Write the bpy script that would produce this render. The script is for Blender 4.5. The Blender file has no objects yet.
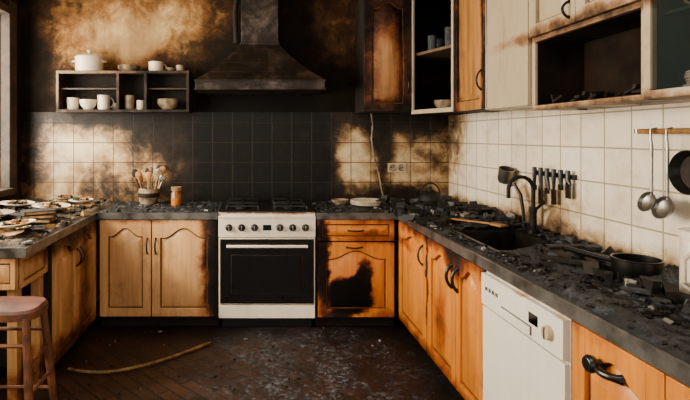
import bpy, bmesh, math, random
from mathutils import Matrix, Vector, noise as mnoise
rng = random.Random(7)

# ------------------------------------------------------------------ materials
def lin(h):
    h = h.lstrip('#'); o = []
    for i in (0, 2, 4):
        c = int(h[i:i+2], 16)/255
        o.append(c/12.92 if c <= .04045 else ((c+.055)/1.055)**2.4)
    return (*o, 1)

class NT:
    def __init__(s, name):
        s.m = bpy.data.materials.new(name); s.m.use_nodes = True
        s.t = s.m.node_tree; s.t.nodes.clear()
        s.out = s.n('ShaderNodeOutputMaterial'); s.b = s.n('ShaderNodeBsdfPrincipled')
        s.l(s.b.outputs[0], s.out.inputs[0])
        s.pos = s.n('ShaderNodeNewGeometry').outputs['Position']
    def n(s, t): return s.t.nodes.new(t)
    def l(s, a, b): s.t.links.new(a, b)
    def put(s, sock, v):
        if isinstance(v, bpy.types.NodeSocket): s.l(v, sock)
        else: sock.default_value = v
    def math(s, op, a, b=0.0, clamp=False):
        n = s.n('ShaderNodeMath'); n.operation = op; n.use_clamp = clamp
        s.put(n.inputs[0], a); s.put(n.inputs[1], b); return n.outputs[0]
    def vm(s, op, a, b=(0, 0, 0)):
        n = s.n('ShaderNodeVectorMath'); n.operation = op
        s.put(n.inputs[0], a)
        s.put(n.inputs[1], b)
        return n.outputs['Value'] if op == 'LENGTH' else n.outputs[0]
    def noise(s, vec, scale, detail=5, rough=.6, col=False, dist=0):
        n = s.n('ShaderNodeTexNoise'); s.l(vec, n.inputs['Vector'])
        n.inputs['Scale'].default_value = scale; n.inputs['Detail'].default_value = detail
        n.inputs['Roughness'].default_value = rough; n.inputs['Distortion'].default_value = dist
        return n.outputs['Color'] if col else n.outputs['Fac']
    def ramp(s, fac, stops):
        n = s.n('ShaderNodeValToRGB'); s.put(n.inputs[0], fac)
        e = n.color_ramp.elements
        while len(e) < len(stops): e.new(.5)
        for el, (p, c) in zip(e, stops):
            el.position = p; el.color = lin(c) if isinstance(c, str) else (c, c, c, 1)
        return n.outputs[0]
    def mix(s, f, a, b, mode='MIX'):
        n = s.n('ShaderNodeMix'); n.data_type = 'RGBA'; n.blend_type = mode
        s.put(n.inputs[0], f)
        s.put(n.inputs[6], lin(a) if isinstance(a, str) else a)
        s.put(n.inputs[7], lin(b) if isinstance(b, str) else b)
        return n.outputs[2]
    def mr(s, v, a, b, smooth=True, c=0., d=1.):
        n = s.n('ShaderNodeMapRange'); n.interpolation_type = 'SMOOTHSTEP' if smooth else 'LINEAR'
        s.put(n.inputs[0], v)
        for i, x in enumerate((a, b, c, d)): n.inputs[i+1].default_value = x
        return n.outputs[0]
    def scaled(s, v, sc): return s.vm('MULTIPLY', v, sc)
    def soot(s, blobs, amp=.25, scale=3., clean=(), mottle=.9):
        nz = s.noise(s.pos, scale, 8, .62, True)
        nz = s.vm('SUBTRACT', nz, (.5, .5, .5)); nz = s.vm('MULTIPLY', nz, (amp, amp, amp))
        p = s.vm('ADD', s.pos, nz)
        def one(bl):
            c, r, st, so = bl
            d = s.vm('SUBTRACT', p, c); d = s.vm('DIVIDE', d, r)
            return s.math('MULTIPLY', s.mr(s.vm('LENGTH', d), 1+so, 1-so), st)
        inv = 1.0
        for bl in blobs: inv = s.math('MULTIPLY', inv, s.math('SUBTRACT', 1., one(bl)))
        acc = s.math('SUBTRACT', 1., inv)
        for bl in clean: acc = s.math('MULTIPLY', acc, s.math('SUBTRACT', 1., one(bl)))
        f = s.math('SUBTRACT', s.noise(s.pos, 8, 10, .72, dist=.4), .5)
        edge = s.math('MULTIPLY', acc, s.math('SUBTRACT', 1.05, acc))
        acc = s.math('ADD', acc, s.math('MULTIPLY', s.math('MULTIPLY', f, edge), mottle*7), True)
        return acc
    def fin(s, col, rough=.5, metal=0., bump=None, bs=.3, bd=.01, spec=.5):
        s.put(s.b.inputs['Base Color'], lin(col) if isinstance(col, str) else col)
        s.put(s.b.inputs['Roughness'], rough); s.put(s.b.inputs['Metallic'], metal)
        s.put(s.b.inputs['Specular IOR Level'], spec)
        if bump is not None:
            n = s.n('ShaderNodeBump'); n.inputs['Strength'].default_value = bs
            n.inputs['Distance'].default_value = bd
            s.l(bump, n.inputs['Height']); s.l(n.outputs[0], s.b.inputs['Normal'])
        return s.m
SOOT = [(0, 'ffffff'), (.22, 'c8b498'), (.45, '7d6853'), (.7, '30261e'), (1, '080706')]
WSOOT = [(0, 'ffffff'), (.22, 'c4a284'), (.45, '6c5444'), (.7, '221a14'), (1, '070606')]

def simple(name, c1, c2=None, rough=.5, metal=0., scale=12, bs=.15, spec=.5):
    s = NT(name); nz = s.noise(s.pos, scale, 6, .6)
    col = s.ramp(nz, [(.35, c1), (.65, c2 or c1)])
    return s.fin(col, rough, metal, nz, bs, .003, spec)

def wood(name, c1, c2, blobs, amp=.15, scale=4, clean=(), grime=.45, gcol='5a3c1e', mottle=.8, metal=0., streak=.45):
    s = NT(name)
    g = s.noise(s.scaled(s.pos, (26, 26, 2.2)), 1, 6, .6, dist=.6)
    base = s.ramp(g, [(.3, c2), (.7, c1)])
    gr = s.noise(s.pos, 5, 9, .7)
    base = s.mix(s.mr(gr, .5, .8, True, 0, grime), base, gcol)
    st = s.noise(s.scaled(s.pos, (9, 9, 1.1)), 1, 8, .7)          # run-down soot streaks
    base = s.mix(s.mr(st, .53, .72, True, 0, streak), base, '3c2614')
    m = s.soot(blobs, amp, scale, clean, mottle)
    col = s.mix(1., base, s.ramp(m, WSOOT), 'MULTIPLY')
    return s.fin(col, s.mr(m, 0, 1, False, .36, .8), metal, s.math('ADD', s.math('MULTIPLY', g, .3), s.math('MULTIPLY', s.math('MULTIPLY', gr, m), 2.)), .25, .004, s.mr(m, 0, 1, False, .45, .15))

M = {}
M['char'] = simple('char_black', '030303', '100d0c', .65, 0, 40, .8, .35)
M['char2'] = simple('char_brown', '0c0906', '22180f', .75, 0, 30, .8, .3)
M['ashg'] = simple('ash_grey', '1a1a1c', '44474c', .8, 0, 60, .8)
M['ashw'] = simple('ash_white', '5c5a57', '98948c', .9, 0, 60, .5)
M['black'] = simple('black_enamel', '060606', '100f0e', .3, 0, 10, .1)
M['dark_metal'] = simple('sooty_metal', '181615', '37322d', .4, .8, 12, .2)
M['steel'] = simple('dull_steel', '6d6a65', '98938a', .32, .9, 14, .1)
M['cream'] = simple('cream_laminate', 'd8c6a6', 'a58c68', .5, 0, 3, .05)
M['plate'] = simple('white_ceramic', 'e6dccb', 'c4b498', .3, 0, 9, .05)
M['ceram_dirty'] = simple('smoked_ceramic', 'a08c70', '463a2e', .4, 0, 18, .1)
M['paper'] = simple('scorched_paper', 'c49c62', '543a20', .9, 0, 14, .2)
M['amber'] = simple('amber_jar', 'b8701c', '6e3a0e', .25, 0, 8, .05)
M['rubber'] = simple('yellow_hose_rubber', '8a6a36', '4d3a1c', .6, 0, 20, .1)
M['stoolwood'] = simple('red_brown_wood', '744424', '40200f', .5, 0, 14, .2)
M['stoolseat'] = simple('stool_red_seat', '6c3e34', '3c2018', .5, 0, 12, .2)
M['glassd'] = simple('oven_glass', '050505', '090807', .06, 0, 2, 0)
M['interior'] = simple('burnt_interior', '060505', '251b13', .9, 0, 4, .5, .1)
M['intgreen'] = simple('smoked_interior', '141a18', '34362c', .8, 0, 4, .3, .1)
M['groove'] = simple('dirty_shaded_groove', '3c2412', '6a4220', .7, 0, 12, .2, .2)  # groove dirt plus painted-in recess shade, so the panel relief shows
M['groove2'] = simple('dirty_shaded_pale_groove', '4a3826', '7e6444', .7, 0, 12, .2, .2)  # cream doors: dirt and recess shade both put into the colour
M['bamboo'] = simple('pale_wood', 'b07a38', '6c441e', .6, 0, 14, .1)
M['cable'] = simple('cable_plastic', '8a7a66', '3a2e24', .5, 0, 14, .05)

TS = .165
def tile_mat(name, side, c1, c2, mort, blobs, clean=(), amp=.22, grime=.5):
    s = NT(name)
    sx = s.n('ShaderNodeSeparateXYZ'); s.l(s.pos, sx.inputs[0])
    cb = s.n('ShaderNodeCombineXYZ'); s.l(sx.outputs[1 if side else 0], cb.inputs[0])
    s.l(s.math('SUBTRACT', sx.outputs[2], .836), cb.inputs[1])
    br = s.n('ShaderNodeTexBrick'); s.l(cb.outputs[0], br.inputs['Vector'])
    br.offset = 0; br.squash = 1
    br.inputs['Color1'].default_value = lin(c1); br.inputs['Color2'].default_value = lin(c2)
    br.inputs['Mortar'].default_value = lin(mort)
    br.inputs['Scale'].default_value = 1; br.inputs['Mortar Size'].default_value = .004
    br.inputs['Mortar Smooth'].default_value = .2
    br.inputs['Brick Width'].default_value = TS; br.inputs['Row Height'].default_value = TS
    m = s.soot(blobs, amp, 3.2, clean)
    gr = s.noise(s.pos, 4, 10, .75)
    base = s.mix(s.mr(gr, .42, .75, True, 0, grime), br.outputs['Color'], '97764c')
    col = s.mix(1., base, s.ramp(m, SOOT), 'MULTIPLY')
    col = s.mix(s.math('MULTIPLY', s.mr(gr, .5, .72), s.mr(m, .6, 1, True, 0, .5)), col, '33261a')
    col = s.mix(s.math('MULTIPLY', br.outputs['Fac'], s.mr(m, .5, .9, True, 0, .45)), col, '342c24')
    h = s.math('ADD', s.math('SUBTRACT', 1., br.outputs['Fac']), s.math('MULTIPLY', gr, .15))
    r = s.math('ADD', s.mr(m, 0, 1, False, .28, .32), s.math('MULTIPLY', gr, .2))
    return s.fin(col, r, 0, h, .7, .005, s.mr(m, 0, 1, False, .5, .2))

Yb = 4.15
M['tile_back'] = tile_mat('sooty_wall_tile_back', 0, 'dfcda8', 'cbb48a', '6e5c40', [
    ((.1, Yb, 1.2), (.72, 2, .9), 1, .3), ((-.55, Yb, 1.45), (.5, 2, .35), .8, .6),
    ((-1.05, Yb, 1.60), (1.0, 2, .17), .85, .6), ((-1.95, Yb, 1.35), (.25, 2, .6), .75, .6),
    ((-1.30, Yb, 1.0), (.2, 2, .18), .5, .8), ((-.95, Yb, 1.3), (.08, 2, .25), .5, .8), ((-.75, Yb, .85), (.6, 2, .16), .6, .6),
    ((1.25, Yb, 1.58), (.6, 2, .17), .9, .5), ((1.05, Yb, 1.35), (.13, 2, .35), .8, .5),
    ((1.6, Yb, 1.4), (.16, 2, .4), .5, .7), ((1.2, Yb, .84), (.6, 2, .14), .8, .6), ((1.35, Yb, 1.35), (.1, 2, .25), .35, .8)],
    clean=[((.86, Yb, 1.18), (.14, 2, .25), .85, .5)], grime=.8)
M['tile_right'] = tile_mat('wall_tile_right', 1, 'f2e8d4', 'eadec8', 'a89878', [
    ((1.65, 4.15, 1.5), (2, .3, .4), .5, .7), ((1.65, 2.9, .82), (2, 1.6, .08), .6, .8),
    ((1.65, 2.8, .98), (2, .3, .16), .3, .9)], amp=.12, grime=.45)

def plaster():
    s = NT('smoke_stained_plaster')
    n1 = s.noise(s.scaled(s.pos, (1, 1, .55)), 2.0, 10, .62, dist=.5)
    n2 = s.noise(s.pos, 6, 12, .75)
    base = s.ramp(n1, [(.3, '7c5f3e'), (.44, 'ae8e60'), (.56, 'd4b884'), (.7, 'eedcb4')])
    base = s.mix(s.mr(n2, .42, .75, True, 0, .65), base, '6e543a')
    Y = Yb
    m = s.soot([((-2.0, Y, 2.3), (.5, 2, 1.0), .68, .7), ((.08, Y, 2.4), (.45, 2, 1.1), .72, .6),
        ((.1, Y, 1.6), (1.1, 2, .5), .95, .5), ((.8, Y, 2.2), (.75, 2, .9), .6, .6),
        ((-1.1, Y, 1.6), (1.1, 2, .36), .8, .6), ((1.3, Y, 2.1), (.35, 2, 1.2), .6, .6),
        ((-.4, Y, 1.95), (.4, 2, .3), .55, .7), ((-1.9, 3.9, 1.5), (.2, 1, 1.5), .7, .5),
        ((-.9, Y, 2.75), (1.3, 2, .3), .5, .7), ((.45, Y, 2.3), (.08, 2, .4), .35, .9)], .45, 2.2, mottle=.75)
    sc = s.ramp(m, [(0, 'ffffff'), (.3, 'b09676'), (.6, '544234'), (.85, '261d17'), (1, '0c0a08')])
    return s.fin(s.mix(1., base, sc, 'MULTIPLY'), .85, 0, n2, .4, .012, .2)
M['plaster'] = plaster()
M['ceil'] = simple('smoky_ceiling_paint', '6a5030', 'a8895c', .9, 0, 2, .1)
M['frame_char'] = simple('charred_window_frame', '1a120c', '3c2a1a', .7, 0, 9, .4)

def floor_mat():
    s = NT('ash_covered_herringbone')
    mp = s.n('ShaderNodeMapping'); mp.inputs['Rotation'].default_value = (0, 0, math.radians(45))
    s.l(s.pos, mp.inputs[0])
    br = s.n('ShaderNodeTexBrick'); s.l(mp.outputs[0], br.inputs['Vector'])
    br.inputs['Color1'].default_value = lin('3c2416'); br.inputs['Color2'].default_value = lin('291a12')
    br.inputs['Mortar'].default_value = lin('080605'); br.inputs['Scale'].default_value = 1
    br.inputs['Mortar Size'].default_value = .005; br.inputs['Brick Width'].default_value = .32
    br.inputs['Row Height'].default_value = .08
    m = s.soot([((.2, 3.6, 0), (1.3, .3, 1), .7, .6), ((.95, 2.9, 0), (.35, 1.2, 1), .85, .6),
                ((-.9, 3.2, 0), (.5, .5, 1), .4, .6), ((.4, 2.75, 0), (.6, .75, 1), .5, .7)], .3, 3)
    col = s.mix(m, br.outputs['Color'], '0a0909')
    f = s.noise(s.pos, 26, 12, .9); big = s.noise(s.pos, 5, 6, .7)
    am = s.soot([((.35, 2.85, 0), (.55, .65, 1), 1, .7)], .3, 3)
    a = s.math('MULTIPLY', s.mr(f, .48, .62), s.math('MULTIPLY', am, s.mr(big, .4, .62)))
    col = s.mix(s.math('MULTIPLY', a, .75), col, '8490a2')
    n3 = s.noise(s.pos, 60, 6, .8)
    col = s.mix(s.mr(n3, .6, .7, True, 0, .35), col, '5a5552')
    return s.fin(col, .42, 0, s.math('ADD', f, s.math('MULTIPLY', br.outputs['Fac'], -.6)), .5, .012, .4)
M['floor'] = floor_mat()

def ash_mat(name, stops, rmin=.35, dk='0a0a0a'):
    s = NT(name)
    f = s.noise(s.pos, 24, 12, .85); g = s.noise(s.pos, 6, 6, .65)
    col = s.ramp(f, stops)
    col = s.mix(s.mr(g, .45, .65, True, 0, .85), col, dk)
    return s.fin(col, s.mr(g, .3, .7, False, rmin, .8), 0, f, .8, .02)
M['counter'] = ash_mat('burnt_countertop', [(.35, '070708'), (.5, '1a1b1e'), (.58, '4c525c'), (.7, '8890a0')], .25)
M['ash'] = ash_mat('ash_blanket', [(.36, '050505'), (.5, '131518'), (.58, '444c5a'), (.68, 'a0acbc')], .28)
M['ashb'] = ash_mat('tan_ash_blanket', [(.36, '16110d'), (.48, '3c3026'), (.56, '7c6648'), (.68, 'c0a880')], .6, '1e1610')
M['edge'] = simple('counter_edge_metal', '74726e', '36322e', .35, .6, 9, .1)

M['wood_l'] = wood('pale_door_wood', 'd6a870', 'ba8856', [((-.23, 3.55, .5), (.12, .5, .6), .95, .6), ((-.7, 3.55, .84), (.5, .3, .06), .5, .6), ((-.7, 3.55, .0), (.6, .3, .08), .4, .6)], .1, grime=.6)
M['wood_s'] = wood('left_run_wood', 'cc9c62', '9c6e40', [((-1.1, 3.1, .8), (.4, .5, .1), .6, .6), ((-1.1, 2.9, .1), (.4, .6, .1), .5, .6), ((-1.1, 3.3, .4), (.3, .1, .4), .4, .8)], .2, grime=.8)
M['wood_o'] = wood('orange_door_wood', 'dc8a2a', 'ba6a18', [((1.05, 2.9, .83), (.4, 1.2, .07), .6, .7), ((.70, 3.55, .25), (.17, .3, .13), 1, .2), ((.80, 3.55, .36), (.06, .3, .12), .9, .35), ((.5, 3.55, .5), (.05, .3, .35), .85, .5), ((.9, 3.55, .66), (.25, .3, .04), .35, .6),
     ((.6, 3.55, .1), (.1, .3, .05), .7, .5),
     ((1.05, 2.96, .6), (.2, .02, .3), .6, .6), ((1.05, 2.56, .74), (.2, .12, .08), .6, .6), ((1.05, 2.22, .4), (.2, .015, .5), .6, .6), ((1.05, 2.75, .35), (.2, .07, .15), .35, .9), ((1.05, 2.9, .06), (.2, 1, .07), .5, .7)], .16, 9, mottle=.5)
M['wood_up'] = wood('smoked_upper_wood', 'b88244', '805226', [((.85, 3.8, 1.9), (.09, .3, .8), .55, .8), ((1.2, 3.8, 2.1), (.09, .3, .7), .6, .8), ((1.0, 3.8, 2.45), (.4, .3, .25), .6, .6), ((1.385, 3.34, 2), (.2, .06, .8), .7, .7), ((1.385, 2.93, 2), (.2, .02, .8), .6, .7), ((1.05, 3.8, 1.6), (.3, .3, .07), .6, .8)], .12, 4, grime=.8, mottle=.7)
M['cream_s'] = wood('smoked_cream_front', 'b8a68a', 'b09e80', [((1.38, 2.5, 1.5), (.3, 1.8, .03), .45, .8), ((1.38, 2.1, 1.87), (.3, .5, .03), .45, .8)], .1, 5, grime=.65, gcol='6f5a3e', streak=.3)
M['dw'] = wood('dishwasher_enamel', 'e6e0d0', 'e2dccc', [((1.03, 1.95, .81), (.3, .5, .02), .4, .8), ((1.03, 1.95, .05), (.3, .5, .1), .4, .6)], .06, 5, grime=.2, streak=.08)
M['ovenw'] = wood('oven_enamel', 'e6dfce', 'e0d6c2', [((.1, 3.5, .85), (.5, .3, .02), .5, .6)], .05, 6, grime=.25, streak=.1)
def hoodm():
    s = NT('sooty_hood_steel'); a = s.noise(s.pos, 5, 10, .7, dist=.3)
    col = s.ramp(a, [(.3, '12100e'), (.5, '2c2622'), (.7, '60554a')])
    return s.fin(col, s.mr(a, .3, .7, False, .6, .3), .7, a, .15, .005)
M['hood'] = hoodm()
M['shelf'] = wood('charred_shelf_wood', '44342a', '2a1f18', [((-.9, 4, 1.6), (.4, .4, .1), .6, .6)], .2, 4)
M['shelf_edge'] = wood('scorched_shelf_edge', '7c6850', '54432f', [((-.75, 4, 1.7), (.4, .4, .3), .6, .7), ((-1.4, 4, 1.57), (.5, .4, .1), .5, .7)], .2, 6)

gm = bpy.data.materials.new('smoked_glass'); gm.use_nodes = True
p = gm.node_tree.nodes['Principled BSDF']; p.inputs['Base Color'].default_value = (.02, .03, .03, 1)
p.inputs['Roughness'].default_value = .2; p.inputs['Alpha'].default_value = .3; p.inputs['Specular IOR Level'].default_value = .12
M['glass'] = gm

# ------------------------------------------------------------------ builder
class B:
    def __init__(s, name):
        s.name = name; s.bm = bmesh.new(); s.mats = []; s.M = Matrix.Identity(4)
    def mi(s, m):
        if m not in s.mats: s.mats.append(m)
        return s.mats.index(m)
    def v(s, x, y, z): return s.bm.verts.new(s.M @ Vector((x, y, z)))
    def f(s, vs, m):
        try: fc = s.bm.faces.new(vs)
        except ValueError: return
        fc.material_index = s.mi(m); fc.smooth = True
    def box(s, x0, x1, y0, y1, z0, z1, m):
        V = [s.v(x, y, z) for z in (z0, z1) for y in (y0, y1) for x in (x0, x1)]
        for q in ((0, 2, 3, 1), (4, 5, 7, 6), (0, 1, 5, 4), (2, 6, 7, 3), (0, 4, 6, 2), (1, 3, 7, 5)):
            s.f([V[i] for i in q], m)
    def hexa(s, bot, top, m):
        V = [s.v(*p) for p in bot+top]; n = len(bot)
        s.f(V[:n][::-1], m); s.f(V[n:], m)
        for i in range(n):
            j = (i+1) % n; s.f([V[i], V[j], V[n+j], V[n+i]], m)
    def prism(s, poly, w0, w1, m, top=None):
        s.hexa([(a, b, w0) for a, b in poly], [(a, b, w1) for a, b in (top or poly)], m)
    def lathe(s, prof, m, c=(0, 0, 0), seg=28, mm=None):
        rings = []
        for r, z in prof:
            if r < 1e-5: rings.append([s.v(c[0], c[1], c[2]+z)])
            else: rings.append([s.v(c[0]+r*math.cos(2*math.pi*i/seg), c[1]+r*math.sin(2*math.pi*i/seg), c[2]+z) for i in range(seg)])
        for k in range(len(rings)-1):
            a, b = rings[k], rings[k+1]
            for i in range(seg):
                j = (i+1) % seg
                if len(a) == 1 and len(b) == 1: continue
                if len(a) == 1: s.f([a[0], b[i], b[j]], m)
                elif len(b) == 1: s.f([a[i], a[j], b[0]], m)
                else: s.f([a[i], a[j], b[j], b[i]], m)
    def tube(s, pts, r, m, seg=10):
        pts = [Vector(p) for p in pts]; rings = []
        rs = r if isinstance(r, (list, tuple)) else [r]*len(pts)
        up = None
        for i, p in enumerate(pts):
            d = (pts[min(i+1, len(pts)-1)] - pts[max(i-1, 0)]).normalized()
            if up is None: up = Vector((0, 0, 1)) if abs(d.z) < .9 else Vector((1, 0, 0))
            a = d.cross(up).normalized(); up = a.cross(d).normalized()
            rings.append([s.v(*(p + rs[i]*(math.cos(t)*a + math.sin(t)*up))) for t in [2*math.pi*k/seg for k in range(seg)]])
        for k in range(len(rings)-1):
            for i in range(seg):
                j = (i+1) % seg; s.f([rings[k][i], rings[k][j], rings[k+1][j], rings[k+1][i]], m)
        s.f(rings[0], m); s.f(rings[-1][::-1], m)
    def chunk(s, c, sx, sy, sz, m, jit=.35):
        old = s.M
        s.M = old @ Matrix.Translation(c) @ Matrix.Rotation(rng.uniform(0, 6.28), 4, 'Z') @ Matrix.Rotation(rng.uniform(-.25, .25), 4, 'X')
        V = [s.v(x*sx*(1+rng.uniform(-jit, jit)), y*sy*(1+rng.uniform(-jit, jit)), z*sz*(1+rng.uniform(-jit, jit)))
             for z in (-.5, .5) for y in (-.5, .5) for x in (-.5, .5)]
        for q in ((0, 2, 3, 1), (4, 5, 7, 6), (0, 1, 5, 4), (2, 6, 7, 3), (0, 4, 6, 2), (1, 3, 7, 5)):
            s.f([V[i] for i in q], m)
        s.M = old
    def done(s, bevel=0., origin=None, ang=35):
        bmesh.ops.recalc_face_normals(s.bm, faces=s.bm.faces[:])
        for e in s.bm.edges:
            if len(e.link_faces) == 2 and e.calc_face_angle(0) > math.radians(ang): e.smooth = False
        vs = [v.co for v in s.bm.verts]
        mn = Vector([min(v[i] for v in vs) for i in range(3)]); mx = Vector([max(v[i] for v in vs) for i in range(3)])
        o = Vector(((mn.x+mx.x)/2, (mn.y+mx.y)/2, mn.z))
        bmesh.ops.translate(s.bm, verts=s.bm.verts[:], vec=-o)
        me = bpy.data.meshes.new(s.name); s.bm.to_mesh(me); s.bm.free()
        for m in s.mats: me.materials.append(M[m])
        ob = bpy.data.objects.new(s.name, me); ob.location = o
        bpy.context.collection.objects.link(ob)
        if bevel:
            md = ob.modifiers.new('bevel', 'BEVEL'); md.width = bevel; md.segments = 2
            md.limit_method = 'ANGLE'; md.angle_limit = math.radians(40); md.harden_normals = False
        return ob

def basis(o, u, v, w):
    m = Matrix((u, v, w)).transposed().to_4x4(); m.translation = o; return m
X, Y, Z = Vector((1, 0, 0)), Vector((0, 1, 0)), Vector((0, 0, 1))
def face_back(x, y, z): return basis(Vector((x, y, z)), X, Z, -Y)
def face_right(x, y, z): return basis(Vector((x, y, z)), -Y, Z, -X)
def face_left(x, y, z): return basis(Vector((x, y, z)), Y, Z, X)

def loop(u0, u1, v0, v1, a, n=22):
    pts = [(u0, v0), (u1, v0)]
    for i in range(n+1):
        q = 1-i/n; k = min(1, max(0, (min(q, 1-q)-.08)/.42)); k = .5-.5*math.cos(math.pi*k)
        pts.append((u0+(u1-u0)*q, v1-a*(1-k)))
    return pts
def door(b, u0, v0, w, h, m, t=.022, a=.05, st=None, inner=None):
    old = b.M; b.M = old @ Matrix.Translation((u0, v0, 0))
    st = st or min(.058, w*.17)
    inner = inner or ('groove2' if m in ('cream_s',) else 'groove')
    b.box(.001, w-.001, .001, h-.001, 0, t*.3, inner)
    b.box(0, st, 0, h, 0, t, m); b.box(w-st, w, 0, h, 0, t, m); b.box(st, w-st, 0, st, 0, t, m)
    lp = loop(st, w-st, 0, h-st, a)[2:]
    b.prism([(st, h), (w-st, h)] + lp, 0, t, m)
    g = .007; o = loop(st+g, w-st-g, st+g, h-st-g, a); g2 = g+min(.032, w*.075)
    i = loop(st+g2, w-st-g2, st+g2, h-st-g2, a)
    b.prism(o, t*.25, t*.98, m, i)
    b.M = old
def pull(b, u, v, L, m='dark_metal', vert=True, t=.022, r=.006, out=.032):
    P = []
    for i in range(13):
        q = i/12; s_ = (q-.5)*L; o = t+out*math.sin(math.pi*q)**.6 - .002
        P.append((u, v+s_, o) if vert else (u+s_, v, o))
    b.tube(P, [r*(1.4 if i in (0, 12) else 1) for i in range(13)], m, 8)
def carcass(b, w, z0, z1, d, m, kick=True):
    b.box(0, .018, z0, z1, -d, -.001, m); b.box(w-.018, w, z0, z1, -d, -.001, m)
    b.box(.018, w-.018, z0, z0+.018, -d, -.001, m); b.box(.018, w-.018, z0, z1, -d, -d+.01, m)
    b.box(.018, w-.018, z1-.03, z1, -.02, -.001, m)
    if kick: b.box(0, w, 0, z0, -.07, -.055, 'char2')

# ------------------------------------------------------------------ room
YB, XR, XL, ZC, YF = 4.15, 1.65, -1.92, 2.62, -1.6
b = B('floor'); b.box(XL-.2, XR+.2, YF, YB+.2, -.1, 0, 'floor'); b.done()
b = B('ceiling'); b.box(XL-.2, XR+.2, YF, YB+.2, ZC, ZC+.1, 'ceil'); b.done()
b = B('wall_back'); b.box(XL-.2, XR+.2, YB, YB+.2, 0, ZC, 'plaster')
b.box(XL, XR, YB-.012, YB, .78, 1.585, 'tile_back'); b.done()
b = B('wall_right'); b.box(XR, XR+.2, YF, YB, 0, ZC, 'plaster')
b.box(XR-.012, XR, YF+.5, YB-.012, .78, 1.6, 'tile_right'); b.done()
wy0, wy1, wz0, wz1 = 1.3, 3.90, .95, 2.4
b = B('wall_left'); b.box(XL-.2, XL, YF, wy0, 0, ZC, 'plaster'); b.box(XL-.2, XL, wy1, YB, 0, ZC, 'plaster')
b.box(XL-.2, XL, wy0, wy1, 0, wz0, 'plaster'); b.box(XL-.2, XL, wy0, wy1, wz1, ZC, 'plaster'); b.done()
b = B('window_1'); k = .06
b.box(XL-.1, XL+.03, wy0, wy0+k, wz0, wz1, 'frame_char'); b.box(XL-.04, XL+.03, wy1-.02, wy1+.10, wz0-.02, wz1+.05, 'frame_char')
b.box(XL-.1, XL+.03, wy0, wy1, wz1-k, wz1, 'frame_char'); b.box(XL-.1, XL+.06, wy0, wy1, wz0-.02, wz0+.03, 'frame_char')
for yy in (2.15, 3.02): b.box(XL-.08, XL, yy-.03, yy+.03, wz0, wz1, 'frame_char')
b.done(.004)

# ------------------------------------------------------------------ base cabinets
T0, T1 = .79, .836
FY = 3.575
def back_cab(name, x0, x1): 
    b = B(name); b.M = face_back(x0, FY, 0); carcass(b, x1-x0, .085, T0-.001, .55, 'char2'); return b
b = back_cab('base_cabinet', -1.10, -.247)
door(b, .012, .095, .365, .69, 'wood_l', a=.06); door(b, .385, .095, .455, .69, 'wood_l', a=.07)
pull(b, .352, .60, .11); pull(b, .412, .60, .11); b.done(.002)
b = back_cab('base_cabinet', .462, 1.035)
door(b, .01, .635, .545, .15, 'wood_o', a=0, st=.03); pull(b, .28, .71, .11, vert=False)
door(b, .01, .09, .545, .535, 'wood_o', a=.06); pull(b, .27, .59, .11, vert=False); b.done(.002)

FX = 1.062
def right_cab(ya, yb): 
    b = B('base_cabinet'); b.M = face_right(FX, ya, 0); carcass(b, ya-yb, .085, T0-.001, .54, 'char2'); return b
b = right_cab(3.545, 2.965); door(b, .02, .095, .555, .69, 'wood_o', a=.05); pull(b, .52, .66, .12); b.done(.002)
b = right_cab(2.96, 2.225)
door(b, .005, .095, .41, .69, 'wood_o', a=.05); door(b, .42, .095, .31, .69, 'wood_o', a=.05)
pull(b, .375, .66, .12, 'black', r=.009); pull(b, .45, .66, .12, 'black', r=.009); b.done(.002)
b = right_cab(1.62, .70)
door(b, .005, .095, .36, .69, 'wood_o', a=.05); pull(b, .18, .70, .09, vert=False, r=.012, m='black', out=.03)
b.M = b.M @ Matrix.Translation((.135, .705, .02)); b.lathe([(0, 0), (.014, 0), (.012, .015), (.024, .02), (.027, .035), (.02, .045), (0, .047)], 'black', seg=20)
b.M = face_right(FX, 1.62, 0); door(b, .37, .095, .545, .69, 'wood_o', a=.05)
pull(b, .40, .56, .13, m='steel'); b.done(.002)

# left run
LX = -1.13
b = B('base_cabinet'); b.M = face_left(LX, 2.80, 0); carcass(b, .745, .085, T0-.001, .76, 'char2')
door(b, .005, .095, .36, .69, 'wood_s', a=.05); door(b, .37, .095, .365, .69, 'wood_s', a=.05)
pull(b, .34, .62, .11); pull(b, .40, .62, .11); b.done(.002)
b = B('drawer_table'); b.box(XL+.01, LX-.03, 2.46, 2.795, .62, T0-.001, 'wood_s')
b.M = face_back(-1.90, 2.458, .0); door(b, .36, .628, .375, .155, 'wood_s', a=0, st=.025, t=.014); pull(b, .55, .705, .1, vert=False, t=.014)
door(b, 0, .628, .35, .155, 'wood_s', a=0, st=.025, t=.014)
b.M = face_left(LX-.028, 2.47, 0); door(b, .0, .628, .32, .155, 'wood_s', a=0, st=.025, t=.014); b.M = Matrix.Identity(4)
for yy in (2.475, 2.74): b.box(LX-.09, LX-.04, yy, yy+.05, 0, .62, 'wood_s')
b.box(-1.9, -1.85, 2.475, 2.525, 0, .62, 'wood_s'); b.done(.002)

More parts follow.
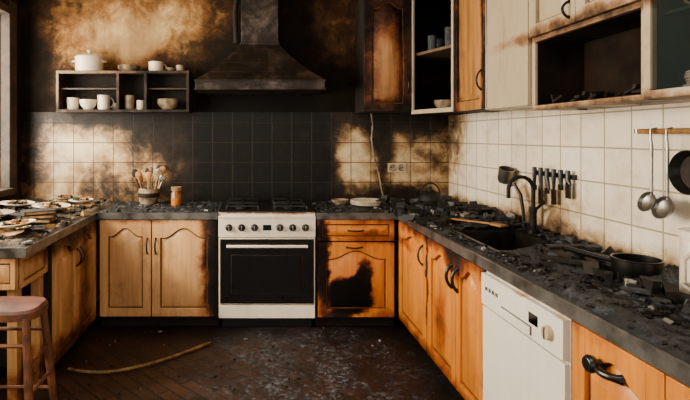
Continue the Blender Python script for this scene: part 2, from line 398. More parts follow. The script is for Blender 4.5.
# countertop (U shape with sink cut-out)
b = B('countertop')
def slab(x0, x1, y0, y1): b.box(x0, x1, y0, y1, T0, T1, 'counter')
slab(XL+.005, -1.118, 2.44, YB-.014); slab(-1.118, -.246, 3.557, YB-.014)
slab(.46, 1.05, 3.557, YB-.014)
hx0, hx1, hy0, hy1 = 1.17, 1.52, 2.36, 2.86
slab(1.05, XR-.014, hy1, YB-.014); slab(1.05, XR-.014, .62, hy0); slab(1.05, hx0, hy0, hy1); slab(hx1, XR-.014, hy0, hy1)
e = 'edge'
b.box(-1.118, -1.107, 2.44, 3.557, T0, T1+.001, e); b.box(-1.107, -.246, 3.546, 3.557, T0, T1+.001, e)
b.box(.46, 1.043, 3.546, 3.557, T0, T1+.001, e); b.box(1.039, 1.05, .62, 3.557, T0, T1+.001, e)
b.box(XL+.005, -1.107, 2.43, 2.44, T0, T1+.001, e); b.done()
b = B('kitchen_sink'); d = .16
b.box(hx0+.002, hx0+.012, hy0+.002, hy1-.002, T1-d, T1, 'dark_metal'); b.box(hx1-.012, hx1-.002, hy0+.002, hy1-.002, T1-d, T1, 'dark_metal')
b.box(hx0+.002, hx1-.002, hy0+.002, hy0+.012, T1-d, T1, 'dark_metal'); b.box(hx0+.002, hx1-.002, hy1-.012, hy1-.002, T1-d, T1, 'dark_metal')
b.box(hx0+.002, hx1-.002, hy0+.002, hy1-.002, T1-d-.01, T1-d, 'dark_metal')
for a_ in ((hx0-.02, hx0+.004, hy0-.02, hy1+.02), (hx1-.004, hx1+.02, hy0-.02, hy1+.02), (hx0, hx1, hy0-.02, hy0+.004), (hx0, hx1, hy1-.004, hy1+.02)):
    b.box(*a_, T1+.001, T1+.006, 'dark_metal')
b.lathe([(0, .002), (.035, .002), (.04, .0), (.025, -.0)], 'steel', ((hx0+hx1)/2, (hy0+hy1)/2, T1-d)); b.done(.002)

# ------------------------------------------------------------------ stove
b = B('gas_stove'); x0, x1 = -.24, .454; fy = 3.56
b.box(x0, x1, fy+.01, YB-.05, .08, .84, 'ovenw')
b.box(x0+.02, x1-.02, fy+.05, fy+.1, 0, .08, 'black')
b.box(x0, x1, fy-.012, fy+.01, .665, .80, 'ovenw')            # control panel
b.box(x0, x1, fy-.018, fy+.02, .80, .815, 'ovenw')
b.box(x0+.005, x1-.005, fy-.012, fy+.01, .185, .655, 'ovenw')    # oven door
b.box(x0+.012, x1-.012, fy-.016, fy-.01, .19, .650, 'glassd')
b.box(x0+.09, x1-.09, fy-.018, fy-.014, .26, .54, 'char2')
b.box(x0+.095, x1-.095, fy-.0195, fy-.015, .265, .535, 'glassd')
b.box(x0+.005, x1-.005, fy-.012, fy+.01, .085, .175, 'ovenw')
b.tube([(x0+.06, fy-.05, .605), (x1-.06, fy-.05, .605)], .011, 'ovenw', 12)
for xx in (x0+.08, x1-.08): b.tube([(xx, fy-.015, .605), (xx, fy-.05, .605)], .008, 'steel', 8)
for i in range(7):
    kx = x0+.075+i*.091; b.M = face_back(kx, fy-.012, .732)
    if i == 3:
        b.box(-.03, .03, -.02, .02, 0, .004, 'glassd')
    else:
        b.lathe([(0.0, 0), (.026, 0), (.026, .006), (.019, .009), (.018, .026), (0, .027)], 'dark_metal' if i % 2 else 'black', seg=20); b.box(-.004, .004, -.017, .017, .02, .031, 'steel')
b.M = Matrix.Identity(4)
b.box(x0, x1, fy+.0, YB-.05, .84, .848, 'black')
for cx in (x0+.17, x1-.17):
    for cy in (3.72, 3.96):
        b.lathe([(.055, 0), (.055, .008), (.04, .014), (.038, .02), (0, .022)], 'char', (cx, cy, .848), 20)
        for dx, dy in ((1, 0), (0, 1)):
            b.box(cx-.11*dx-.005, cx+.11*dx+.005, cy-.1*dy-.005, cy+.1*dy+.005, .877, .886, 'black')
        for sx in (-1, 1):
            b.box(cx+sx*.115-.005, cx+sx*.115+.005, cy-.1, cy+.1, .87, .88, 'black'); b.box(cx-.12, cx+.12, cy+sx*.1-.005, cy+sx*.1+.005, .87, .88, 'black')
            for sy in (-1, 1): b.box(cx+sx*.115-.005, cx+sx*.115+.005, cy+sy*.1-.005, cy+sy*.1+.005, .848, .872, 'black')
b.done(.002)

# ------------------------------------------------------------------ hood
b = B('range_hood'); hx0_, hx1_, hy = -.415, .535, 3.64; yb = YB-.014
b.box(hx0_, hx1_, hy, yb, 1.735, 1.795, 'hood'); b.box(hx0_-.006, hx1_+.006, hy-.008, yb, 1.788, 1.80, 'hood'); b.box(hx0_-.006, hx1_+.006, hy-.008, yb, 1.725, 1.738, 'hood')
prof = [(0, 1.80), (.25, 1.865), (.5, 1.94), (.75, 2.02), (1, 2.10)]
R = []
for q, z in prof:
    a_ = 1-(1-q)**1.15; xl = hx0_+(-.09-hx0_)*a_; xr = hx1_+(.21-hx1_)*a_; yf = hy+(3.86-hy)*a_
    R.append([(xl, yf, z), (xr, yf, z), (xr, yb, z), (xl, yb, z)])
for i in range(4): b.hexa(R[i], R[i+1], 'hood')
b.box(-.085, .205, 3.865, yb, 2.10, ZC-.002, 'hood'); b.box(-.092, .212, 3.858, yb, 2.09, 2.115, 'hood')
for i in range(5): b.box(-.05+i*.03, -.035+i*.03, hy-.012, hy-.004, 1.755, 1.77, 'dark_metal')
b.tube([(-.13, 4.1, 2.15), (-.14, 4.1, 2.4), (-.12, 4.1, 2.61)], .022, 'char2'); b.done(.003)

# ------------------------------------------------------------------ wall shelf
b = B('wall_shelf'); sx0, sx1, sy = -1.556, -.50, 3.95; yb = YB-.002
zb, zt = 1.575, 1.905
b.box(sx0, sx1, sy, yb, zt-.02, zt, 'shelf'); b.box(sx0, sx1, sy, yb, zb, zb+.02, 'shelf')
XS = (sx0, sx0+.48, sx0+.70, sx1-.02)
for xx in XS: b.box(xx, xx+.02, sy, yb, zb+.02, zt-.02, 'shelf')
b.box(sx0, sx1, yb-.008, yb, zb, zt, 'char2'); b.box(sx0+.02, sx0+.48, sy+.04, yb, 1.76, 1.772, 'shelf')
b.box(sx0+.72, sx1-.02, sy+.04, yb, 1.76, 1.772, 'shelf')
b.box(sx0-.0, sx1, sy-.006, sy, zb, zb+.022, 'shelf_edge'); b.box(sx0, sx1, sy-.006, sy, zt-.022, zt, 'shelf_edge')
for xx in XS: b.box(xx, xx+.02, sy-.005, sy, zb+.02, zt-.02, 'shelf_edge')
b.done(.002)

def mug(name, x, y, z, r=.04, h=.085, m='plate', ang=0., handle=True):
    b = B(name); b.M = Matrix.Translation((x, y, z)) @ Matrix.Rotation(ang, 4, 'Z')
    b.lathe([(0, 0), (r*.8, 0), (r*.95, h*.15), (r, h), (r*.92, h), (r*.87, h*.2), (0, h*.12)], m)
    if handle: b.tube([(r*.95+.6*r*math.sin(t), 0, h*.52+h*.32*math.cos(t)) for t in [math.pi*i/10 for i in range(11)]], .005, m, 8)
    return b.done()
def bowl(name, x, y, z, r=.07, h=.05, m='plate', n=1):
    b = B(name)
    for i in range(n):
        b.lathe([(0, 0), (r*.45, 0), (r*.5, .006), (r*.85, h*.55), (r, h), (r*.95, h), (r*.78, h*.55), (r*.4, .012), (0, .01)], m, (x, y, z+i*.014))
    return b.done()
def plates(x, y, z, r=.11, n=4, m='plate', tilt=0):
    b = B('plate_stack' if n > 1 else 'plate'); b.M = Matrix.Translation((x, y, z)) @ Matrix.Rotation(tilt, 4, 'Y')
    for i in range(n):
        b.lathe([(0, 0), (r*.55, 0), (r*.62, .003), (r, .016), (r*.99, .019), (r*.6, .007), (0, .006)], m, (rng.uniform(-.006, .006), rng.uniform(-.006, .006), i*.009))
    return b.done()
def burnt_food_plate(x, y, z, r, m='plate', tilt=0.):
    b = B('plate_of_burnt_food'); b.M = Matrix.Translation((x, y, z)) @ Matrix.Rotation(tilt, 4, 'Y')
    b.lathe([(0, 0), (r*.55, 0), (r*.62, .003), (r, .018), (r*.99, .021), (r*.6, .007), (0, .006)], m)
    for i in range(26):
        t, q = rng.uniform(0, 6.28), r*.55*rng.random()**.6
        b.chunk((q*math.cos(t), q*math.sin(t), .014+rng.uniform(0, .012)), rng.uniform(.015, .04), rng.uniform(.012, .025), rng.uniform(.008, .018), rng.choice(['char', 'char2', 'char2', 'paper', 'bamboo']))
    return b.done()
def cooking_pot(name, x, y, z, r, h, m, hm, long_h=None, lid=True):
    b = B(name); b.M = Matrix.Translation((x, y, z))
    b.lathe([(0, 0), (r*.93, 0), (r, .012), (r, h), (r*1.04, h+.003), (r*1.04, h+.007), (r*.96, h+.006), (r*.95, .01), (0, .008)], m, seg=36)
    if lid: b.lathe([(r*1.02, h+.007), (r*.9, h+.018), (r*.5, h+.032), (.014, h+.036), (.01, h+.05), (.02, h+.056), (.018, h+.066), (0, h+.068)], m, seg=36)
    if long_h is not None:
        c, s_ = math.cos(long_h), math.sin(long_h); b.tube([(c*q, s_*q, h*.85+.02*(q-r)/.1) for q in (r*.98, r+.05, r+.1, r+.15)], [.007, .009, .011, .009], hm)
    else:
        for sg in (-1, 1): b.tube([(sg*(r+.03*math.sin(t)-.002), .03*math.cos(t), h*.75) for t in [math.pi*i/8 for i in range(9)]], .006, hm, 8)
    return b.done()
cooking_pot('cooking_pot', -1.32, 4.035, zt+.001, .11, .11, 'plate', 'plate')
mug('mug', -.78, 4.04, zt+.001, .06, .08, 'plate', 0.6)
mug('mug', -.58, 4.02, zt+.001, .035, .05, 'ceram_dirty', 2.)
bowl('bowl', -1.0, 4.04, zt+.001, .09, .035, 'ceram_dirty', 2)
bowl('bowl', -.67, 4.07, zt+.001, .05, .035, 'ceram_dirty')
mug('mug', -1.46, 4.05, zb+.021, .048, .1, 'plate', 2.5); bowl('bowl', -1.33, 4.04, zb+.021, .07, .07, 'plate', 2)
mug('mug', -1.205, 4.04, zb+.021, .05, .12, 'plate', .4); mug('mug', -1.12, 4.09, zb+.021, .028, .06, 'ceram_dirty', .2)
mug('mug', -1.0, 4.05, zb+.021, .04, .12, 'ceram_dirty', 0, False); mug('mug', -.91, 4.06, zb+.021, .032, .08, 'plate', 1)
bowl('bowl', -.68, 4.04, zb+.021, .09, .06, 'ceram_dirty', 3)

# ------------------------------------------------------------------ upper cabinets
b = B('upper_cabinet'); b.M = face_back(.855, 3.82, 0); w = .365
b.box(0, w, 1.572, 2.48, -.31, -.002, 'char2'); door(b, .004, 1.576, w-.008, .90, 'wood_up', a=.05); pull(b, w-.03, 1.78, .13); b.done(.002)
b = B('corner_cabinet'); z0, z1 = 1.553, 2.48
A, Bp = (1.235, 3.815), (1.385, 3.375)
poly = [A, Bp, (XR-.014, 3.375), (XR-.014, YB-.014), (1.235, YB-.014)]
for za in (z0, 2.0, z1-.02):
    b.prism(poly if za != 2.0 else [(1.25, 3.84), (1.39, 3.41), (1.6, 3.41), (1.6, 4.1), (1.25, 4.1)], za, za+.02, 'interior' if za != 2.0 else 'shelf_edge')
b.prism([(1.235, 3.815), (1.25, 3.815), (1.25, YB-.014), (1.235, YB-.014)], z0+.02, z1-.02, 'interior')
b.prism([(1.385, 3.375), (XR-.014, 3.375), (XR-.014, 3.39), (1.385, 3.39)], z0+.02, z1-.02, 'interior')
b.prism([(1.25, YB-.02), (XR-.014, YB-.02), (XR-.014, YB-.014), (1.25, YB-.014)], z0+.02, z1-.02, 'interior')
b.prism([(XR-.02, 3.39), (XR-.014, 3.39), (XR-.014, YB-.02), (XR-.02, YB-.02)], z0+.02, z1-.02, 'interior')
dx, dy = Bp[0]-A[0], Bp[1]-A[1]; L = math.hypot(dx, dy); ux, uy = dx/L, dy/L
b.M = basis(Vector((A[0], A[1], 0)), Vector((ux, uy, 0)), Z, Vector((ux, uy, 0)).cross(Z))
b.box(0, .022, z0, z1, 0, .015, 'cream_s'); b.box(L-.03, L, z0, z1, 0, .015, 'cream_s'); b.box(.022, L-.03, z0, z0+.03, 0, .015, 'cream_s')
b.done(.001)
for gx, gy, hh in ((1.36, 3.75, .12), (1.43, 3.6, .15), (1.45, 3.82, .11)): mug('drinking_glass', gx, gy, 2.021, .032, hh, 'ashg', 0, False)
bowl('bowl', 1.42, 3.65, z0+.021, .08, .06, 'ceram_dirty', 2)
UX = 1.385
b = B('upper_cabinet'); b.M = face_right(UX, 3.372, 0); w = .455
b.box(0, w, 1.545, 2.48, -.245, -.002, 'char2'); door(b, .004, 1.549, w-.008, .927, 'wood_up', a=.06); pull(b, .42, 1.72, .12); b.done(.002)
b = B('upper_cabinet'); b.M = face_right(UX, 2.914, 0)
b.box(0, w, 1.535, 2.48, -.245, -.002, 'cream_s'); b.box(.004, w-.004, 1.539, 2.476, 0, .02, 'cream_s'); b.box(.02, .03, 1.55, 2.47, .02, .024, 'steel'); b.done(.002)
# open shelf unit with lift doors above
b = B('open_shelf_cabinet'); b.M = face_right(UX, 2.455, 0); w = .715; z0 = 1.512; d = .247
b.box(0, .022, z0, 2.48, -d, 0, 'cream_s'); b.box(w-.03, w, z0, 2.48, -d, 0, 'cream_s')
b.box(.022, w-.03, z0, z0+.022, -d, 0, 'cream_s'); b.box(.022, w-.03, 1.845, 1.867, -d, 0, 'cream_s')
b.box(.022, w-.03, z0+.022, 1.845, -d, -d+.008, 'interior'); b.box(.022, .026, z0+.022, 1.845, -d, -.012, 'interior'); b.box(w-.034, w-.03, z0+.022, 1.845, -d, -.012, 'interior')
b.box(.026, w-.034, 1.841, 1.845, -d, -.012, 'interior'); b.box(.026, w-.034, z0+.022, z0+.026, -d, -.012, 'interior')
b.box(.022, w-.022, 1.867, 2.48, -d, -.03, 'interior')
for i in range(2): door(b, .006+i*.354, 1.868, .35, .55, 'cream_s', a=0)
pull(b, .35-.03, 1.93, .07); b.done(.0015)
b = B('charred_board'); b.M = face_right(UX, 2.455, 0)
for i in range(14):
    b.chunk((rng.uniform(.08, .62), z0+.036+rng.uniform(0, .01), -rng.uniform(.05, .19)), rng.uniform(.03, .09), rng.uniform(.008, .014), rng.uniform(.03, .06), 'char2', .2)
b.done()
b = B('glass_cabinet'); b.M = face_right(UX, 1.735, 0); w = .72
b.box(0, .022, z0, 2.48, -d, 0, 'cream_s'); b.box(w-.022, w, z0, 2.48, -d, 0, 'cream_s')
b.box(.022, w-.022, z0, z0+.022, -d, 0, 'cream_s'); b.box(.022, w-.022, 2.45, 2.48, -d, 0, 'cream_s')
b.box(.022, w-.022, z0+.022, 2.45, -d, -d+.008, 'intgreen'); b.box(.022, .026, z0+.022, 2.45, -d, -.01, 'intgreen'); b.box(.022, w-.022, 1.80, 1.812, -d+.01, -.03, 'intgreen')
b.box(.002, .03, z0+.002, 2.47, .001, .02, 'cream_s'); b.box(w-.03, w-.002, z0+.002, 2.47, .001, .02, 'cream_s')
b.box(.03, w-.03, z0+.002, z0+.03, .001, .02, 'cream_s'); b.box(.03, w-.03, 2.43, 2.47, .001, .02, 'cream_s')
b.box(.03, w-.03, z0+.03, 2.43, .008, .012, 'glass'); b.done(.0015)
plates(1.50, 1.60, z0+.024, .08, 6); mug('mug', 1.46, 1.45, z0+.024, .045, .1, 'plate', 2); mug('mug', 1.48, 1.62, 1.814, .038, .08, 'ceram_dirty', 2)

# ------------------------------------------------------------------ dishwasher
b = B('dishwasher'); b.M = face_right(1.045, 2.215, 0); w = .585
b.box(0, w, .09, .785, -.55, 0, 'dw'); b.box(.02, w-.02, 0, .09, -.5, -.05, 'black')
b.box(.003, w-.003, .10, .635, 0, .018, 'dw'); b.box(.003, w-.003, .645, .78, 0, .024, 'dw')
b.box(.18, .40, .655, .69, .022, .026, 'dark_metal'); b.box(.185, .395, .658, .686, .024, .03, 'dw')
for i in range(4): b.box(.045+i*.03, .062+i*.03, .715, .73, .023, .028, 'steel')
b.box(.38, .44, .70, .74, .023, .0255, 'glassd')
b.M = b.M @ Matrix.Translation((.51, .71, .024)); b.lathe([(0, 0), (.026, 0), (.022, .018), (0, .02)], 'cream'); b.box(-.003, .003, -.02, .02, .016, .023, 'steel')
b.done(.003)

# ------------------------------------------------------------------ faucet, rack, rail
b = B('kitchen_faucet'); fx, fy2 = 1.585, 2.80
b.lathe([(0, 0), (.03, 0), (.028, .02), (.018, .03), (.017, .12), (.02, .125), (.02, .15), (0, .152)], 'char', (fx, fy2, T1))
P = [(fx, fy2, T1+.15), (fx, fy2, T1+.24)] + [(fx-.07+.07*math.cos(t), fy2-.0, T1+.25+.07*math.sin(t)) for t in [math.pi*i/10 for i in range(11)]] + [(fx-.14, fy2, T1+.2)]
b.tube(P, .011, 'char'); b.tube([(fx, fy2, T1+.13), (fx, fy2-.04, T1+.15), (fx-.0, fy2-.1, T1+.19)], [.009, .008, .01], 'dark_metal'); b.done()
b = B('sink_sprayer_hose')
b.tube([(1.6, 2.93, T1), (1.6, 2.93, T1+.1), (1.59, 2.94, T1+.2), (1.57, 2.97, T1+.26), (1.55, 3.0, T1+.25)], .01, 'dark_metal'); b.done()
b = B('utensil_rack'); xw = XR-.013
b.box(xw-.02, xw, 2.50, 2.86, 1.165, 1.19, 'black')
for i in range(6):
    yy = 2.83-i*.06; L = rng.uniform(.06, .13)
    b.tube([(xw-.028, yy, 1.21), (xw-.028, yy, 1.16), (xw-.028, yy-.01*(i % 3), 1.20-L)], [.012, .012, .006], 'black', 8)
    b.box(xw-.032, xw-.024, yy-.018, yy+.018, 1.20-L-.05*(i % 2)-.02, 1.2-L+.01, 'dark_metal')
b.done(.001)
b = B('wall_hook_mug'); b.M = Matrix.Translation((1.575, 3.1, 1.10)) @ Matrix.Rotation(.35, 4, 'X')
b.lathe([(0, 0), (.036, 0), (.044, .02), (.046, .09), (.042, .09), (.04, .02), (0, .01)], 'steel')
b.tube([(.044+.02*math.sin(t), 0, .045+.028*math.cos(t)) for t in [math.pi*i/8 for i in range(9)]], .005, 'steel', 8); b.done()

b = B('utensil_rail'); zr = 1.405; xr_ = XR-.05
b.tube([(xr_, 2.06, zr), (xr_, 1.35, zr)], .011, 'bamboo')
for yy in (2.03, 1.40): b.tube([(XR-.013, yy, zr), (xr_, yy, zr)], .008, 'steel'); b.lathe([(0, 0), (.013, 0), (.013, .02), (0, .02)], 'steel', (xr_, yy+.03, zr-.01), 12)
b.done()
def ladle(y, L, r, m='steel'):
    b = B('ladle'); x = xr_-.02
    b.tube([(xr_+.0, y, zr+.013), (x-.004, y, zr+.008), (x-.004, y, zr-.02), (x, y, zr-.06), (x, y, zr-L)], [.003, .003, .005, .006, .005], m, 8)
    b.M = Matrix.Translation((x-.018, y, zr-L-r*.7)) @ Matrix.Rotation(math.radians(-70), 4, 'Y')
    b.lathe([(0, -r*.6), (r*.5, -r*.5), (r*.85, -r*.2), (r, .1*r), (r*.93, .1*r), (r*.78, -r*.18), (0, -r*.52)], m)
    return b.done()
ladle(1.965, .25, .042); ladle(1.89, .26, .046)
def hang_pan(y, r, drop, m='black'):
    b = B('frying_pan'); x = xr_-.02
    b.tube([(xr_, y, zr+.013), (x-.005, y, zr+.006), (x, y, zr-.03), (x, y, zr-drop+r*.95)], [.003, .004, .008, .009], m, 8)
    b.M = Matrix.Translation((x+.012, y, zr-drop)) @ Matrix.Rotation(math.radians(-90), 4, 'Y')
    b.lathe([(0, 0), (r*.8, 0), (r, .035), (r*.97, .035), (r*.77, .005), (0, .004)], m, seg=36); b.done()
hang_pan(1.78, .08, .15, 'dark_metal'); hang_pan(1.56, .10, .22)

# ------------------------------------------------------------------ wall bits
b = B('power_outlet'); b.M = face_back(1.13, YB-.013, 1.085)
b.box(0, .15, 0, .075, 0, .009, 'cream')
for u in (.038, .112):
    b.M = face_back(1.13+u, YB-.013, 1.085+.0375); b.lathe([(.030, .009), (.030, .014), (.025, .014), (.022, .0095), (0, .0095)], 'ceram_dirty', seg=20)
    for q in (-.009, .009): b.lathe([(.006, .0096), (.006, .0105), (0, .0105)], 'black', (q, 0, 0), 8)
b.done(.001)
b = B('hanging_cable')
b.tube([(.985, 4.11, 1.58), (1.0, 4.115, 1.48), (.99, 4.12, 1.36), (1.01, 4.12, 1.22), (1.05, 4.12, 1.08), (1.07, 4.11, .95), (1.09, 4.1, .86), (1.10, 4.05, .845)], .007, 'cable'); b.done()

# ------------------------------------------------------------------ counter objects
b = B('utensil_crock'); cx, cy = -.83, 4.0
b.lathe([(0, 0), (.06, 0), (.075, .02), (.082, .1), (.078, .13), (.07, .13), (.072, .1), (.06, .02), (0, .015)], 'ceram_dirty', (cx, cy, T1+.001))
b.lathe([(.083, .06), (.086, .065), (.086, .09), (.082, .095)], 'char2', (cx, cy, T1+.001))
for i in range(12):
    t = i*.8; r = .04; hx, hy_ = cx+r*math.cos(t), cy+r*math.sin(t); tx, ty = cx+.11*math.cos(t), cy+.06*math.sin(t); zt_ = T1+rng.uniform(.18, .27)
    m = rng.choice(['bamboo', 'char2', 'steel', 'char', 'ceram_dirty'])
    b.tube([(hx, hy_, T1+.03), (tx, ty, zt_)], [.005, .007], m, 6)
    old = b.M; b.M = Matrix.Translation((tx, ty, zt_+.015)) @ Matrix.Diagonal((1.2, .35, 1.3, 1))
    b.lathe([(0, -.028), (.018, -.018), (.024, 0), (.018, .018), (0, .026)], m, seg=12); b.M = old
b.done()
b = B('spice_jar'); b.lathe([(0, 0), (.036, 0), (.040, .01), (.040, .095), (.03, .11), (.03, .115), (.038, .117), (.038, .145), (0, .147)], 'amber', (-.60, 3.93, T1+.001)); b.lathe([(.041, .118), (.041, .146), (0, .148)], 'paper', (-.60, 3.93, T1+.001)); b.done()
plates(.90, 3.92, T1+.001, .13, 4); bowl('bowl', .70, 3.95, T1+.001, .07, .045, 'ceram_dirty')
b = B('kettle'); c = (1.40, 3.90, T1+.001)
b.lathe([(0, 0), (.085, 0), (.095, .02), (.09, .07), (.06, .11), (.03, .12), (.03, .128), (.012, .132), (.014, .15), (0, .152)], 'char', c)
b.tube([(c[0]-.08, c[1], c[2]+.05), (c[0]-.12, c[1], c[2]+.09), (c[0]-.14, c[1]-.01, c[2]+.13)], [.016, .012, .009], 'char')
b.tube([(c[0]+.075*math.cos(t), c[1], c[2]+.09+.09*math.sin(t)) for t in [math.pi*i/12 for i in range(13)]], .006, 'char'); b.done()
cooking_pot('saucepan', 1.44, 1.86, T1+.002, .078, .085, 'black', 'black', long_h=2.6, lid=False)
b = B('charred_pan_lid'); b.lathe([(.10, 0), (.1, .006), (.06, .02), (.015, .026), (.012, .04), (.02, .048), (0, .05)], 'dark_metal', (1.3, 3.15, T1+.02)); b.done()
bowl('bowl', 1.5, 3.3, T1+.015, .09, .06, 'char2')
b = B('storage_canister'); c = (1.50, 1.63, T1+.001)
b.lathe([(0, 0), (.07, 0), (.075, .01), (.075, .2), (.07, .21), (.078, .212), (.078, .235), (.02, .245), (.018, .262), (0, .264)], 'plate', c, 36)
b.tube([(c[0]-.072, c[1]-.02, c[2]+.17), (c[0]-.11, c[1]-.03, c[2]+.15), (c[0]-.11, c[1]-.03, c[2]+.08), (c[0]-.073, c[1]-.02, c[2]+.06)], .008, 'plate'); b.done()
b = B('wooden_spatula'); b.M = Matrix.Translation((1.30, 2.95, T1+.05)) @ Matrix.Rotation(-1.2, 4, 'Z')
b.hexa([(-.15, -.012, -.02), (.15, -.008, .0), (.15, .008, .0), (-.15, .012, -.02)], [(-.15, -.012, -.01), (.15, -.008, .01), (.15, .008, .01), (-.15, .012, -.01)], 'bamboo')
b.prism([(.14, -.012), (.17, -.03), (.24, -.03), (.24, .03), (.17, .03), (.14, .012)], 0, .01, 'bamboo'); b.done(.002)
b = B('burnt_wood_slats')
for i in range(7):
    b.chunk((1.38+rng.uniform(-.1, .12), 2.12+rng.uniform(-.12, .12), T1+.03+i*.005), rng.uniform(.15, .3), .03, .014, rng.choice(['char', 'char2', 'bamboo' if i == 2 else 'ashg']), .1)
b.done()

# ash blankets and debris ----------------------------------------------------
def ash_layer(x0, x1, y0, y1, hmax, m, holes=(), res=.012, seed=0, wall=None):
    b = B('ash_layer'); nx, ny = int((x1-x0)/res), int((y1-y0)/res); V = {}
    for j in range(ny+1):
        for i in range(nx+1):
            x, y = x0+(x1-x0)*i/nx, y0+(y1-y0)*j/ny
            p = Vector((x*5+seed, y*5, 0)); n = mnoise.fractal(p, .9, 2.2, 5)
            n2 = mnoise.fractal(p*5, .7, 2.1, 4)
            h = max(0, .4+n*.8)*hmax + n2*hmax*.45
            if wall: h *= wall(x, y)
            ed = min(x-x0, x1-x, y-y0, y1-y)/.03; h *= min(1, max(0, ed))
            V[i, j] = b.v(x, y, T1-.002+max(0, h))
    for j in range(ny):
        for i in range(nx):
            x, y = x0+(x1-x0)*(i+.5)/nx, y0+(y1-y0)*(j+.5)/ny
            if any(a0 < x < a1 and c0 < y < c1 for a0, a1, c0, c1 in holes): continue
            q = [V[i, j], V[i+1, j], V[i+1, j+1], V[i, j+1]]
            if all(v.co.z < T1 for v in q): continue
            b.f(q, m)
    loose = [v for v in b.bm.verts if not v.link_faces]
    bmesh.ops.delete(b.bm, geom=loose, context='VERTS')
    return b.done(0, ang=70)
SK = (hx0-.03, hx1+.03, hy0-.03, hy1+.03)
ash_layer(1.055, 1.63, .66, 4.12, .045, 'ash', [SK], seed=3, wall=lambda x, y: .5+1.2*max(0, (x-1.2)/.43))
ash_layer(.49, 1.06, 3.57, 4.12, .018, 'ash', seed=8)
ash_layer(-1.1, -.26, 3.57, 4.12, .018, 'ash', seed=12)
ash_layer(-1.9, -1.12, 2.46, 4.12, .035, 'ashb', seed=20)

def debris(name, n, x0, x1, y0, y1, z, smin, smax, mats, avoid=(), hscale=.35):
    b = B(name)
    for i in range(n):
        x, y = rng.uniform(x0, x1), rng.uniform(y0, y1)
        if any(a0 < x < a1 and c0 < y < c1 for a0, a1, c0, c1 in avoid): continue
        s_ = smin+(smax-smin)*rng.random()**4
        h = s_*rng.uniform(.15, hscale*2)
        b.chunk((x, y, z+h*.4), s_*rng.uniform(.6, 1.8), s_*rng.uniform(.4, 1), h, rng.choice(mats), .5)
    return b.done(0, ang=20)
CH = ['char']*10+['char2']*3+['ashg']*4+['ashw']
AV = [SK, (1.35, 1.53, 1.77, 1.95), (1.41, 1.6, 1.54, 1.72)]
debris('char_debris', 4200, 1.07, 1.61, .7, 3.5, T1+.008, .004, .026, CH, AV)
debris('char_debris', 1200, 1.30, 1.60, .7, 3.7, T1+.025, .008, .055, CH, AV, .5)
debris('char_debris', 800, 1.0, 1.60, 3.0, 4.08, T1+.01, .008, .07, CH, [(1.29, 1.51, 3.79, 4.01)], .55)
debris('char_debris', 160, hx0+.02, hx1-.02, hy0+.02, hy1-.02, T1-.159, .02, .07, CH)
debris('char_debris', 300, .48, 1.0, 3.57, 4.1, T1+.003, .006, .03, CH, [(.76, 1.04, 3.78, 4.06), (.62, .78, 3.87, 4.03)])
debris('char_debris', 380, -1.05, -.26, 3.57, 4.1, T1+.003, .006, .03, CH, [(-.92, -.74, 3.91, 4.09), (-.64, -.56, 3.89, 3.97)])
debris('char_debris', 1000, -1.86, -1.13, 2.46, 4.08, T1+.01, .008, .05, CH+['paper']*6+['ashw']*2)
debris('floor_debris', 1300, -1.05, 1.0, 1.4, 3.6, .001, .003, .014, CH+['ashg']*2)
b = B('scorched_paper_pile')
for i in range(34):
    x, y = rng.uniform(-1.78, -1.22), rng.uniform(2.55, 3.95); w_, h_ = rng.uniform(.03, .09), rng.uniform(.03, .07)
    old = b.M; b.M = Matrix.Translation((x, y, T1+rng.uniform(.035, .065))) @ Matrix.Rotation(rng.uniform(0, 6), 4, 'Z') @ Matrix.Rotation(rng.uniform(-.25, .25), 4, 'X')
    cu = rng.uniform(-.02, .03); G = [[b.v((-w_+2*w_*i_/4)*rng.uniform(.8, 1.1), (-h_+2*h_*j_/3)*rng.uniform(.8, 1.1), cu*((i_/2-1)**2)+rng.uniform(-.006, .006)) for i_ in range(5)] for j_ in range(4)]
    m = rng.choice(['paper', 'char2', 'ashw', 'paper', 'char'])
    for j_ in range(3):
        for i_ in range(4): b.f([G[j_][i_], G[j_][i_+1], G[j_+1][i_+1], G[j_+1][i_]], m)
    b.M = old
b.done()
for (x, y, r, m, t) in ((-1.38, 3.42, .125, 'plate', .06), (-1.62, 3.08, .14, 'ceram_dirty', 0), (-1.30, 2.72, .11, 'plate', -.08), (-1.68, 3.55, .12, 'plate', .05), (-1.28, 3.72, .09, 'plate', 0), (-1.6, 2.7, .13, 'plate', .04), (-1.45, 3.9, .11, 'ceram_dirty', 0)):
    burnt_food_plate(x, y, T1+.055, r, m, t)
b = B('burnt_book')
for i in range(3):
    b.M = Matrix.Translation((-1.30, 3.03, T1+.03+i*.024)) @ Matrix.Rotation(.3*i, 4, 'Z')
    b.box(-.09, .09, -.065, .065, 0, .004, 'char2'); b.box(-.086, .088, -.06, .06, .004, .018, 'paper'); b.box(-.09, .09, -.065, .065, .018, .022, 'char2'); b.box(-.092, -.086, -.065, .065, 0, .022, 'char2')
b.done()

# hose on the floor
b = B('garden_hose'); P = []
for i in range(41):
    q = i/40; x = -1.08+.80*q; y = 2.93+.07*math.sin(q*3.0)-.18*math.sin(math.pi*q)*(1-q)+.36*q**3
    P.append((x, y, .014))
b.tube(P, .009, 'rubber'); b.done()

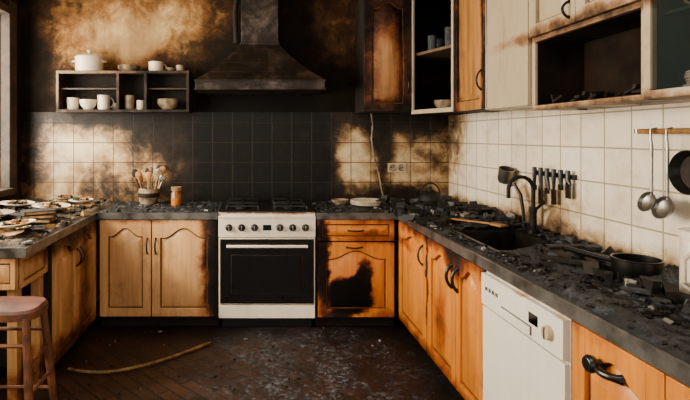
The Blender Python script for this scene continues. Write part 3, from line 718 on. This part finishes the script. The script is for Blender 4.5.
# stool ------------------------------------------------------------------
b = B('bar_stool'); cx, cy, zs = -1.08, 2.19, .635
pl = []
for i in range(32):
    t = 2*math.pi*i/32; c_, s_ = math.cos(t), math.sin(t); k = (abs(c_)**4+abs(s_)**4)**-.25; pl.append((cx+.16*c_*k, cy+.11*s_*k))
b.prism(pl, zs-.03, zs, 'stoolwood'); pl2 = [(cx+(x-cx)*.94, cy+(y-cy)*.94) for x, y in pl]; b.prism(pl, zs, zs+.012, 'stoolseat', pl2)
leg = lambda sx, sy, z: (cx+sx*(.12+.05*(zs-z)/zs), cy+sy*(.085+.05*(zs-z)/zs), z)
for sx in (-1, 1):
    for sy in (-1, 1): b.tube([leg(sx, sy, 0), leg(sx, sy, .3), leg(sx, sy, zs-.02)], [.014, .018, .016], 'stoolwood', 10)
for z, ax in ((.22, 0), (.42, 1), (.3, 1), (.5, 0)):
    for s_ in (-1, 1):
        p1, p2 = (leg(-1, s_, z), leg(1, s_, z)) if ax == 0 else (leg(s_, -1, z), leg(s_, 1, z)); b.tube([p1, p2], .009, 'stoolwood', 8)
b.done()

# ------------------------------------------------------------------ lights
w = bpy.data.worlds.new('World'); bpy.context.scene.world = w; w.use_nodes = True
bg = w.node_tree.nodes['Background']; bg.inputs[0].default_value = (1.0, .95, .88, 1); bg.inputs[1].default_value = 1.6
def area(name, loc, rot, sx, sy, p, col):
    l = bpy.data.lights.new(name, 'AREA'); l.shape = 'RECTANGLE'; l.size = sx; l.size_y = sy; l.energy = p; l.color = col
    o = bpy.data.objects.new(name, l); o.location = loc; o.rotation_euler = rot; bpy.context.collection.objects.link(o)
area('window_daylight', (XL-.15, 2.6, 1.7), (0, math.radians(-90), 0), 1.4, 2.5, 230, (1, .87, .68))
area('ceiling_fill', (0., 1.2, 2.58), (math.radians(18), 0, 0), 1.6, 1.2, 36, (1, .92, .8))  # unseen fill lamp added under the ceiling to brighten the room
sn = bpy.data.lights.new('sun', 'SUN'); sn.energy = 3.5; sn.angle = math.radians(4); sn.color = (1, .86, .62)
so = bpy.data.objects.new('sun', sn); bpy.context.collection.objects.link(so)
so.rotation_euler = Vector((.75, .35, -.62)).to_track_quat('-Z', 'Y').to_euler()

cam = bpy.data.cameras.new('camera'); co = bpy.data.objects.new('camera', cam); bpy.context.collection.objects.link(co)
co.location = (0, 0, 1.386); co.rotation_euler = (math.radians(90), 0, 0)
cam.sensor_width = 36; cam.lens = 497/690*36; cam.shift_x = (345-252)/690; cam.shift_y = -(200-136)/690; cam.clip_start = .05
bpy.context.scene.camera = co
